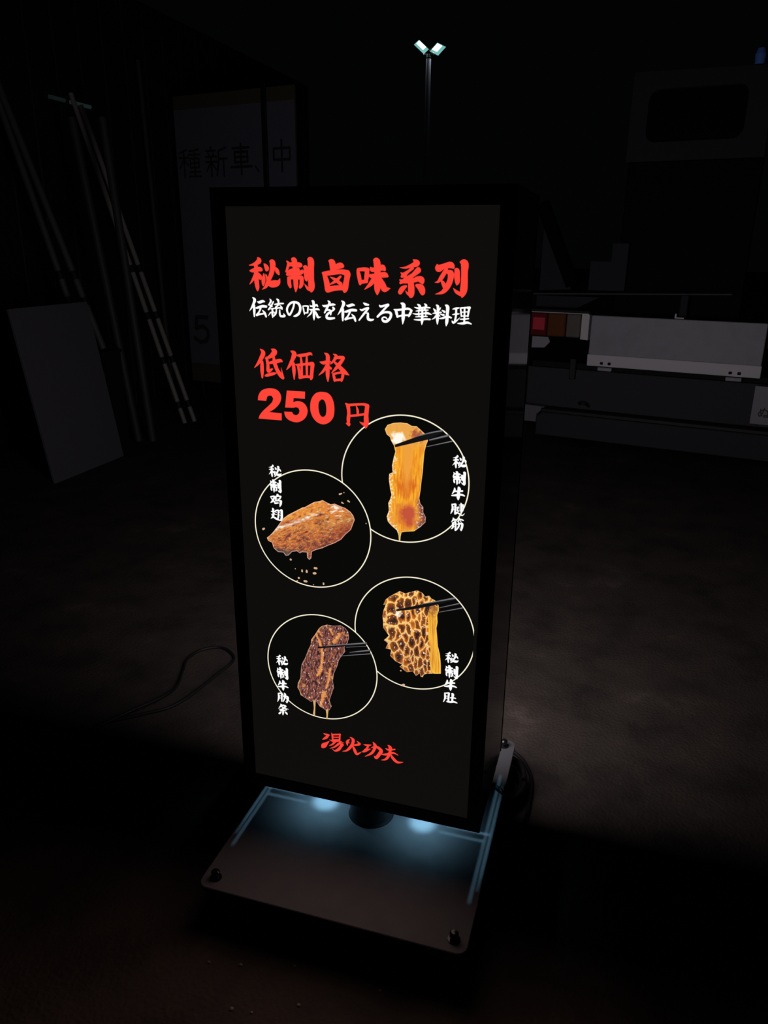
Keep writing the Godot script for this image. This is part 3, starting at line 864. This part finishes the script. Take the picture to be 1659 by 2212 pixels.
	# two light leaks in the underside: glowing openings, each with its light
	for sx in [-1, 1]:
		var v := Vector3(sx * 0.125, y0, 0.030)
		var g := mat("cool_glow", Color(0.5, 0.8, 0.9), 0.5)
		g.emission_enabled = true
		g.emission = Color(0.55, 0.85, 1.0)
		g.emission_energy_multiplier = 0.6
		part("drain_opening", lathe(begin(), [Vector2(0.0, 0.0005), Vector2(0.016, 0.0005), Vector2(0.016, -0.0008), Vector2(0.0, -0.0008)], v, 20), g, o)
		leak_light(o, v + Vector3(0, -0.004, 0), 20.0, 0.055)
		leak_light(o, v + Vector3(0, -0.004, 0), 68.0, 0.018)


func leak_light(sign_: Node3D, at: Vector3, angle: float, energy: float) -> void:
	var l := SpotLight3D.new()
	l.name = "inner_led_light"
	l.light_color = Color(0.63, 0.88, 1.0)
	l.light_energy = energy
	l.spot_angle = angle
	l.spot_angle_attenuation = 0.8
	l.spot_range = 10.0
	l.spot_attenuation = 2.0
	l.light_size = 0.004
	l.shadow_enabled = true
	if at.y > 0.3:  # the chip that gives this light, hidden in the cabinet
		var m := mat("led_chip_glow", Color(0.5, 0.5, 0.5), 0.5)
		m.emission_enabled = true
		m.emission = Color(0.63, 0.88, 1.0)
		m.emission_energy_multiplier = 0.3
		part("led_chip", bx(begin(), at + Vector3(-0.003, 0.012, -0.003), at + Vector3(0.003, 0.016, 0.003), 0.0005), m, sign_)
	sign_.add_child(l, true)
	l.position = at
	l.rotation.x = -PI / 2


# ---------------------------------------------------------------- the truck, seen from behind

func make_truck() -> void:
	var o := thing("truck", Vector3(0.262, 0, -3.757), deg_to_rad(-10.9))
	tag(o, "pale truck parked behind the sign, tailgate and left tail lamp dimly lit", "truck")
	# tailgate and its lower lip, hinges
	part("tailgate", slab(begin(), rounded(0.0, 0.772, 1.030, 1.020, 0.008, 3), -0.035, 0.0, Transform3D(), 0.004), mats.white_truck_paint, o)
	var lip := Transform3D(Basis(Vector3.RIGHT, 0.10), Vector3(0, 0.772, 0.0))
	var tl := part("tailgate_lip", slab(begin(), rounded(-0.006, -0.075, 1.034, 0.0, 0.004, 2), -0.030, 0.0, lip, 0.003), mats.pale_steel, o)
	tl.set_meta("label", "paler bent strip along the tailgate foot")
	for h in [0.07, 0.845]:
		var hinge := part("hinge", bx(begin(), Vector3(h, 0.672, -0.02), Vector3(h + 0.09, 0.694, 0.012), 0.003), mats.white_truck_paint, o)
		for b in [0.012, 0.062]:
			part("bolt", bx(begin(), Vector3(h + b, 0.712, 0.0), Vector3(h + b + 0.018, 0.728, 0.010), 0.004), mats.darker_chassis, hinge)
	# tail lamps: left in view, right past the frame
	for side in [0, 1]:
		var dx := 0.0 if side == 0 else 1.445
		var housing := part("tail_lamp", bx(begin(), Vector3(-0.405 + dx, 0.868, -0.09), Vector3(-0.012 + dx, 1.028, -0.012), 0.006), mats.darker_chassis, o)
		var lens := [[-0.400, -0.292, "red_lens"], [-0.284, -0.166, "amber_lens"], [-0.158, -0.066, "clear_lens"]]
		for l in lens:
			part(l[2], bx(begin(), Vector3(l[0] + dx, 0.874, -0.014), Vector3(l[1] + dx, 1.022, 0.010), 0.008), mats[l[2]], housing)
		part("reflector", bx(begin(), Vector3(-0.384 + dx, 0.912, 0.008), Vector3(-0.304 + dx, 0.992, 0.014), 0.003), mats.red_reflector, housing)
		var trim := begin()
		slab(trim, PackedVector2Array([Vector2(-0.402, 1.030), Vector2(-0.020, 1.030), Vector2(-0.010, 1.020), Vector2(-0.010, 0.862), Vector2(-0.060, 0.866), Vector2(-0.060, 1.024), Vector2(-0.402, 1.024)]), -0.05, 0.016, Transform3D(Basis(), Vector3(dx, 0.0, 0)), 0.002)
		part("lamp_trim", trim, mats.silver_trim, housing)
		part("lamp_hood", bx(begin(), Vector3(-0.402 + dx, 1.030, -0.09), Vector3(-0.016 + dx, 1.046, 0.012), 0.004), mats.mid_grey_panel, o)
	part("side_board", bx(begin(), Vector3(-0.405, 0.70, -2.6), Vector3(-0.372, 0.86, -0.10), 0.004), mats.white_truck_paint, o)
	part("side_board", bx(begin(), Vector3(1.402, 0.70, -2.6), Vector3(1.435, 1.01, -0.10), 0.004), mats.white_truck_paint, o)
	part("bed_floor", bx(begin(), Vector3(-0.39, 0.66, -2.6), Vector3(1.42, 0.70, -0.06), 0.004), mats.darker_chassis, o)
	# lower rear
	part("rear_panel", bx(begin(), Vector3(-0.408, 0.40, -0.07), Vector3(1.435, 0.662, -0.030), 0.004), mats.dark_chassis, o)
	part("grey_patch", slab(begin(), PackedVector2Array([Vector2(-0.40, 0.862), Vector2(-0.29, 0.862), Vector2(-0.275, 0.83), Vector2(-0.31, 0.79), Vector2(-0.40, 0.785)]), -0.06, -0.045, Transform3D(), 0.002), mats.grey_patch, o)
	part("hood_panel", slab(begin(), PackedVector2Array([Vector2(-0.40, 1.056), Vector2(-0.12, 1.056), Vector2(0.02, 1.128), Vector2(-0.40, 1.128)]), -0.10, -0.08, Transform3D(), 0.002), mats.mid_grey_panel, o)
	part("latch_post", bx(begin(), Vector3(0.520, 1.03, -0.09), Vector3(0.565, 1.16, -0.06), 0.004), mats.grey_panel, o)
	part("latch", slab(begin(), PackedVector2Array([Vector2(0.505, 1.024), Vector2(0.560, 1.024), Vector2(0.560, 1.031), Vector2(0.515, 1.031), Vector2(0.515, 1.052), Vector2(0.505, 1.052)]), -0.03, -0.005, Transform3D(), 0.001), mats.pale_steel, o)
	part("lamp_bracket", bx(begin(), Vector3(-0.118, 0.60, -0.03), Vector3(-0.076, 0.735, -0.006), 0.004), mats.rubber, o)
	part("backing_plate", bx(begin(), Vector3(-0.408, 0.66, -0.12), Vector3(-0.004, 0.87, -0.075), 0.004), mats.soot_black, o)
	part("tow_hook", tube(begin(), smooth_path([Vector3(-0.03, 0.435, -0.03), Vector3(-0.025, 0.45, 0.02), Vector3(0.01, 0.455, 0.04), Vector3(0.03, 0.44, 0.02), Vector3(0.03, 0.425, -0.03)]), 0.008), mats.rubber, o)
	part("bumper_step", bx(begin(), Vector3(-0.27, 0.375, -0.03), Vector3(1.435, 0.402, 0.07), 0.005), mats.rubber, o)
	part("bumper", slab(begin(), PackedVector2Array([Vector2(-0.30, 0.215), Vector2(1.435, 0.215), Vector2(1.435, 0.372), Vector2(-0.262, 0.372), Vector2(-0.30, 0.335)]), -0.02, 0.06, Transform3D(), 0.005), mats.dark_bumper, o)
	part("bumper_cap", slab(begin(), PackedVector2Array([Vector2(-0.405, 0.298), Vector2(-0.305, 0.298), Vector2(-0.302, 0.352), Vector2(-0.248, 0.408), Vector2(-0.405, 0.412)]), -0.01, 0.05, Transform3D(), 0.003), mats.grey_cap, o)
	for w in [-0.22, 1.25]:
		var wheel := part("wheel", lathe(begin(), [Vector2(0.0, 0.19), Vector2(0.16, 0.19), Vector2(0.17, 0.20), Vector2(0.27, 0.20), Vector2(0.31, 0.17), Vector2(0.31, 0.03), Vector2(0.27, 0.0), Vector2(0.0, 0.0)], Vector3.ZERO, 28), mats.rubber, o, Vector3(w, 0.31, -0.75))
		wheel.rotation.z = PI / 2
		wheel.position.x = w + 0.19
	# number plate: the edge of it is in the picture
	poster = Image.create(256, 128, false, Image.FORMAT_RGB8)
	poster.fill(Color8(205, 205, 212))
	put("ぬ", 20, 68, 38, Color8(20, 24, 24), 1.0)
	var pm := mat("number_plate", Color(0.42, 0.42, 0.47), 0.5)
	pm.albedo_texture = ImageTexture.create_from_image(poster)
	var np := part("number_plate", picture_panel(1.020, 0.438, 1.460, 0.664, 0.062, 0.066), pm, o)
	part("plate_bracket", bx(begin(), Vector3(1.06, 0.42, -0.03), Vector3(1.42, 0.655, 0.060), 0.003), mats.rubber, np)
	# body above the bed
	part("rear_rail", tube(begin(), [Vector3(-0.405, 1.140, -0.02), Vector3(0.81, 1.176, -0.02)], 0.006), mats.pipe_dull, o)
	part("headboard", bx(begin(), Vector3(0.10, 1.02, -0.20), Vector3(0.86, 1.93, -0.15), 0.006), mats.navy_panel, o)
	var window := rounded(0.185, 2.035, 0.730, 2.32, 0.06, 6)
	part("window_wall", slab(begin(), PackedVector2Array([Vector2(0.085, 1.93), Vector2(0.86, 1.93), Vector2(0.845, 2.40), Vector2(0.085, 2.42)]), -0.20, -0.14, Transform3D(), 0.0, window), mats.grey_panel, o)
	part("rear_window", slab(begin(), rounded(0.175, 2.025, 0.740, 2.33, 0.06, 6), -0.19, -0.165, Transform3D(), 0.002), mats.dark_glass, o)
	part("marker_lamp", lathe(begin(), [Vector2(0.0, 0.085), Vector2(0.02, 0.08), Vector2(0.03, 0.05), Vector2(0.026, 0.0), Vector2(0.0, 0.0)], Vector3(0.76, 2.41, -0.17), 16), mats.blue_lens, o)
	part("gusset", slab(begin(), PackedVector2Array([Vector2(-0.385, 1.56), Vector2(-0.34, 1.47), Vector2(-0.235, 1.36), Vector2(-0.180, 1.28), Vector2(-0.175, 1.17), Vector2(-0.385, 1.16)]), -0.10, -0.08, Transform3D(), 0.002), mats.mid_grey_panel, o)
	part("stake_panel", slab(begin(), PackedVector2Array([Vector2(-0.06, 1.17), Vector2(0.17, 1.17), Vector2(0.17, 1.46), Vector2(0.07, 1.46), Vector2(0.07, 1.35), Vector2(-0.06, 1.35)]), -0.10, -0.08, Transform3D(), 0.002), mats.mid_grey_panel, o)
	part("tilt_arm", tube(begin(), [Vector3(-0.40, 1.70, -0.07), Vector3(-0.16, 1.20, -0.07)], 0.045), mats.soot_black, o)


# ---------------------------------------------------------------- lamp standing far behind

func make_street_lamp() -> void:
	var at := Vector3(-5.98, 0, -24)
	var o := thing("street_lamp", at)
	tag(o, "tall pole with twin glowing floodlight heads, high behind the sign", "street lamp")
	part("pole", tube(begin(), [Vector3(0, 0, 0), Vector3(0, 3.5, 0), Vector3(0, 6.77, 0)], 0.09, 14, 0.075), mats.galvanised, o)
	part("crossarm", tube(begin(), [Vector3(-0.16, 6.88, 0), Vector3(0.16, 6.88, 0)], 0.03), mats.rubber, o)
	part("pole_cap", lathe(begin(), [Vector2(0.0, 0.10), Vector2(0.06, 0.09), Vector2(0.085, 0.0), Vector2(0.0, 0.0)], Vector3(0, 6.80, 0), 16), mats.rubber, o)
	var glow := mat("led_glow", Color(0.8, 0.9, 0.9), 0.4)
	glow.emission_enabled = true
	glow.emission = Color(0.93, 1.0, 0.98)
	glow.emission_energy_multiplier = 2.2
	var dim := mat("diffuser_glow", Color(0.3, 0.5, 0.5), 0.4)
	dim.emission_enabled = true
	dim.emission = Color(0.46, 0.72, 0.70)
	dim.emission_energy_multiplier = 0.95
	for s in [-1.0, 1.0]:
		# each head rises outwards from the pole and tips its glowing face down towards the yard
		var along := Vector3(0.277, -0.236, -0.20) if s < 0.0 else Vector3(-0.294, -0.185, -0.20)
		var across := Vector3(0.226, 0.076, 0.22) if s < 0.0 else Vector3(-0.227, 0.084, 0.23)
		var corner := Vector3(-0.48, 7.176, 0.0) if s < 0.0 else Vector3(0.54, 7.06, 0.0)
		var a := along.length()
		var c := across.length()
		var f := Transform3D(Basis(along / a, across / c, along.cross(across).normalized()), corner)
		if s > 0.0:
			f = Transform3D(Basis(across / c, along / a, across.cross(along).normalized()), corner)
		var r := func(u0: float, v0: float, u1: float, v1: float, k: float) -> PackedVector2Array:
			return rounded(u0 * a, v0 * c, u1 * a, v1 * c, k, 3) if s < 0.0 else rounded(v0 * c, u0 * a, v1 * c, u1 * a, k, 3)
		var head := part("floodlight_head", slab(begin(), r.call(0.0, 0.0, 1.0, 1.0, 0.01), -0.06, 0.0, f, 0.004), mats.lamp_shell, o)
		part("diffuser", slab(begin(), r.call(0.03, 0.04, 0.97, 0.96, 0.01), 0.0, 0.006, f, 0.002), dim, head)
		part("led_array", slab(begin(), r.call(0.08, 0.40, 0.72, 0.95, 0.008), 0.006, 0.012, f, 0.002), glow, head)
		part("mounting_knob", lathe(begin(), [Vector2(0.0, 0.03), Vector2(0.022, 0.02), Vector2(0.028, 0.0), Vector2(0.0, -0.02)], Vector3(-0.115 if s < 0.0 else 0.155, 6.90, 0.06), 12), mats.silver_trim, head)
		var l := SpotLight3D.new()
		l.name = "floodlight"
		l.light_color = Color(0.88, 1.0, 0.98)
		l.light_energy = 0.2
		l.spot_angle = 85.0
		l.spot_range = 80.0
		l.spot_attenuation = 2.0
		l.light_size = 0.1
		l.shadow_enabled = true
		o.add_child(l, true)
		l.position = f * Vector3(a / 2 if s < 0.0 else c / 2, c / 2 if s < 0.0 else a / 2, 0.06)
		l.rotation = Vector3(-PI / 2, 0, 0)


# ---------------------------------------------------------------- boards on the left

func make_boards() -> void:
	# plain board leaning on its long edge: base x -2.84, top x -3.005 at 1.06 m
	var o := thing("leaning_board", Vector3(-2.843, 0, -2.67), PI / 2)
	tag(o, "plain grey board leaning upright at the left edge, nearest the camera", "board")
	var lean := Transform3D(Basis(Vector3.RIGHT, -0.154), Vector3.ZERO)
	part("sheet", slab(begin(), rounded(-0.358, 0.0, 0.358, 1.072, 0.004, 2), -0.02, 0.0, lean, 0.002), mats.grey_board, o)
	# lettered board standing behind: two panels with a dark post between them
	var s := thing("lettered_board", Vector3(-3.462, 0, -5.251), deg_to_rad(-10.9))
	tag(s, "large pale standing board with dark vehicle sales lettering, behind the sign top", "signboard")
	poster = Image.create(512, 1344, false, Image.FORMAT_RGB8)
	poster.fill(Color8(150, 150, 172))
	for band in [Rect2i(0, 0, 512, 58), Rect2i(0, 1250, 512, 94)]:
		poster.fill_rect(band, Color8(128, 121, 92))
	var ink := Color8(62, 62, 74)
	var k := 512.0 / 0.955  # picture units to a metre; the left panel is 0.955 m by 2.5 m
	put("種", 12, (2.665 - 2.245) * k, 0.25 * k, ink, 1.0, false)
	put("新", 0.325 * k, (2.665 - 2.25) * k, 0.25 * k, ink, 1.0, false)
	put("車", 0.600 * k, (2.665 - 2.26) * k, 0.25 * k, ink, 1.0, false)
	put("、", 0.845 * k, (2.665 - 2.10) * k, 0.10 * k, ink, 1.0, false)
	put("5g", 0.02 * k, (2.665 - 0.80) * k, 0.28 * k, Color8(86, 86, 98), 1.6, false)
	var m := mat("board_print", Color(0.55, 0.55, 0.55), 0.8)
	m.albedo_texture = ImageTexture.create_from_image(poster)
	part("panel", picture_panel(-0.11, 0.158, 0.845, 2.665, 0.0, 0.02), m, s)
	poster = Image.create(160, 1344, false, Image.FORMAT_RGB8)
	poster.fill(Color8(150, 150, 172))
	for band in [Rect2i(0, 0, 160, 58), Rect2i(0, 1250, 160, 94)]:
		poster.fill_rect(band, Color8(128, 121, 92))
	put("中g", 12, (2.665 - 2.27) * k, 0.25 * k, ink, 1.0, false)
	m = mat("board_print_narrow", Color(0.55, 0.55, 0.55), 0.8)
	m.albedo_texture = ImageTexture.create_from_image(poster)
	part("panel", picture_panel(0.905, 0.158, 1.185, 2.665, 0.0, 0.02), m, s)
	part("post", bx(begin(), Vector3(0.852, 0, -0.06), Vector3(0.898, 2.72, 0.03), 0.004), mats.rubber, s)
	for x in [-0.05, 1.1]:
		part("leg", bx(begin(), Vector3(x, 0, -0.06), Vector3(x + 0.05, 2.6, -0.002), 0.004), mats.rubber, s)
	for y in [0.5, 1.6, 2.4]:
		part("cross_rail", bx(begin(), Vector3(-0.10, y, -0.045), Vector3(1.18, y + 0.05, -0.004), 0.004), mats.rubber, s)


func make_poles() -> void:
	var crate := thing("crate", Vector3(-3.22, 0, -3.16))
	tag(crate, "dark low crate between the plain board and the wall, carrying two pipes", "crate")
	for x in [-0.27, 0.24]:
		part("leg", bx(begin(), Vector3(x, 0.0, -0.10), Vector3(x + 0.03, 0.70, 0.10), 0.003), mats.wall_sheet, crate)
	for k in 5:
		part("slat", bx(begin(), Vector3(-0.27, 0.02 + k * 0.14, 0.085), Vector3(0.27, 0.13 + k * 0.14, 0.10), 0.003), mats.wall_sheet, crate)
	part("lid", bx(begin(), Vector3(-0.28, 0.70, -0.105), Vector3(0.28, 0.72, 0.105), 0.003), mats.wall_sheet, crate)
	var data := [
		["twin grey pipes rising from behind the plain board, dark tape just above it", [Vector3(-3.133, 0.735, -3.12), Vector3(-3.70, 2.70, -3.12)], [Vector3(-2.985, 0.735, -3.12), Vector3(-3.66, 2.65, -3.12)], 0.022, "pipe_grey", [1.05, 1.22]],
		["pair of thick dull pipes, steepest of the leaning bundles, next to the plain board", [Vector3(-2.927, 0.03, -3.342), Vector3(-3.205, 2.22, -3.342)], [Vector3(-2.829, 0.03, -3.376), Vector3(-2.993, 2.22, -3.376)], 0.027, "pipe_dull", []],
		["palest pair of leaning pipes bound with dark tape, halfway to the sign", [Vector3(-2.951, 0.02, -4.037), Vector3(-3.715, 2.50, -4.037)], [Vector3(-2.908, 0.02, -4.12), Vector3(-3.70, 2.43, -4.12)], 0.019, "pipe_white", [0.17, 0.53, 0.88, 1.24]],
		["single thin dark pole standing nearly upright beside the lettered board", [Vector3(-3.621, 0.02, -4.95), Vector3(-3.70, 2.9, -4.95)], [], 0.02, "pipe_dull", []],
	]
	for d in data:
		var o := thing("pole_bundle" if d[2].size() else "slim_pole", d[1][0] - Vector3(0, 0.02, 0))
		tag(o, d[0], "poles" if d[2].size() else "pole", "poles leaning on the left wall")
		var at: Vector3 = o.position
		for line in [d[1], d[2]]:
			if line.size():
				part("pipe", tube(begin(), [line[0] - at, line[1] - at], d[3], 12), mats[d[4]], o)
		for y in d[5]:
			for line in [d[1], d[2]]:
				var st := begin()
				var t: float = (y - line[0].y) / (line[1].y - line[0].y)
				var p: Vector3 = line[0].lerp(line[1], t) - at
				var along: Vector3 = (line[1] - line[0]).normalized() * 0.028
				tube(st, [p - along, p + along], d[3] + 0.004, 12)
				part("tape_band", st, mats.tape, o)


func make_cords() -> void:
	var a := smooth_path([Vector3(0.16, 0.118, -0.19), Vector3(0.22, 0.117, -0.17), Vector3(0.265, 0.117, -0.151), Vector3(0.292, 0.117, -0.132), Vector3(0.312, 0.10, -0.118), Vector3(0.334, 0.03, -0.12), Vector3(0.350, 0.008, -0.16), Vector3(0.355, 0.007, -0.225), Vector3(0.352, 0.007, -0.324), Vector3(0.334, 0.007, -0.39), Vector3(0.296, 0.007, -0.446), Vector3(0.22, 0.007, -0.49), Vector3(0.05, 0.007, -0.50), Vector3(-0.25, 0.007, -0.47)])
	tag(part("power_cord", tube(begin(), a, 0.0055, 8), mats.rubber), "thin black cord curling round the rear right corner of the base plate", "cord")
	var b := smooth_path([Vector3(-0.98, 0.006, -0.20), Vector3(-0.88, 0.006, -0.29), Vector3(-0.822, 0.006, -0.344), Vector3(-0.794, 0.006, -0.41), Vector3(-0.778, 0.006, -0.504), Vector3(-0.768, 0.006, -0.586), Vector3(-0.758, 0.006, -0.666), Vector3(-0.772, 0.006, -0.710), Vector3(-0.815, 0.006, -0.745), Vector3(-0.861, 0.006, -0.753), Vector3(-0.912, 0.006, -0.711), Vector3(-0.922, 0.006, -0.638), Vector3(-0.895, 0.006, -0.563), Vector3(-0.86, 0.008, -0.46), Vector3(-0.87, 0.016, -0.37), Vector3(-0.92, 0.016, -0.27), Vector3(-0.99, 0.007, -0.14)])
	tag(part("looped_cable", tube(begin(), b, 0.005, 8), mats.rubber), "thin dark cable lying in a loop on the ground left of the sign", "cable")


func make_reflection_glows() -> void:  # glowing strips added to imitate floodlights mirrored in a dark window
	for d in [[-3.93, 0.085, 0.008, "dimmer and shorter of two added glow strips imitating a floodlight reflection, high on the left wall"], [-4.20, 0.12, 0.016, "brighter, longer one of two added glow strips imitating a floodlight reflection, high on the left wall"]]:
		var o := thing("reflection_glow", Vector3(-3.80, 2.45, d[0]))
		tag(o, d[3], "reflection", "added reflection glow on the left wall")
		part("housing", bx(begin(), Vector3(0.0, -0.03, -d[1] - 0.02), Vector3(0.03, 0.04, d[1] + 0.02), 0.006), mats.wall_sheet, o)  # dark backing made up for the added strip
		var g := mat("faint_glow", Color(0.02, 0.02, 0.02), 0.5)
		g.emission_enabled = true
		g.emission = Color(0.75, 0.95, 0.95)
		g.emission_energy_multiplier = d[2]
		part("reflection_strip", tube(begin(), [Vector3(0.04, 0, -d[1]), Vector3(0.04, 0, d[1])], 0.014, 10), g, o)
		var l := OmniLight3D.new()  # very weak light added to go with the imitated reflection
		l.name = "reflection_light"
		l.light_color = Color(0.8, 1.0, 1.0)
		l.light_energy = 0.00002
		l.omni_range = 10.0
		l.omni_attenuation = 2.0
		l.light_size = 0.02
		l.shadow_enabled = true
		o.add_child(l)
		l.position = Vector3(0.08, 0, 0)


func make_pebbles() -> void:
	var rng := RandomNumberGenerator.new()
	rng.seed = 4
	for p in [Vector2(-0.163, 0.431), Vector2(-0.230, 0.445), Vector2(-0.054, 0.400), Vector2(0.133, 0.400), Vector2(-0.012, 0.478), Vector2(-0.135, 0.525), Vector2(-0.094, 0.520), Vector2(0.20, 0.46)]:
		var r := rng.randf_range(0.0022, 0.0036)
		var o := part("pebble", lathe(begin(), [Vector2(0.0, r * 1.2), Vector2(r * 0.8, r), Vector2(r * 1.3, r * 0.5), Vector2(r, 0.0), Vector2(0.0, 0.0)], Vector3.ZERO, 9), mats.pebble, self, Vector3(p.x, 0, p.y))
		o.scale = Vector3(1.0, 1.0, rng.randf_range(0.6, 1.0))
		tag(o, "tiny pale pebble on dark ground in front of the base", "pebble", "pebbles before the base")
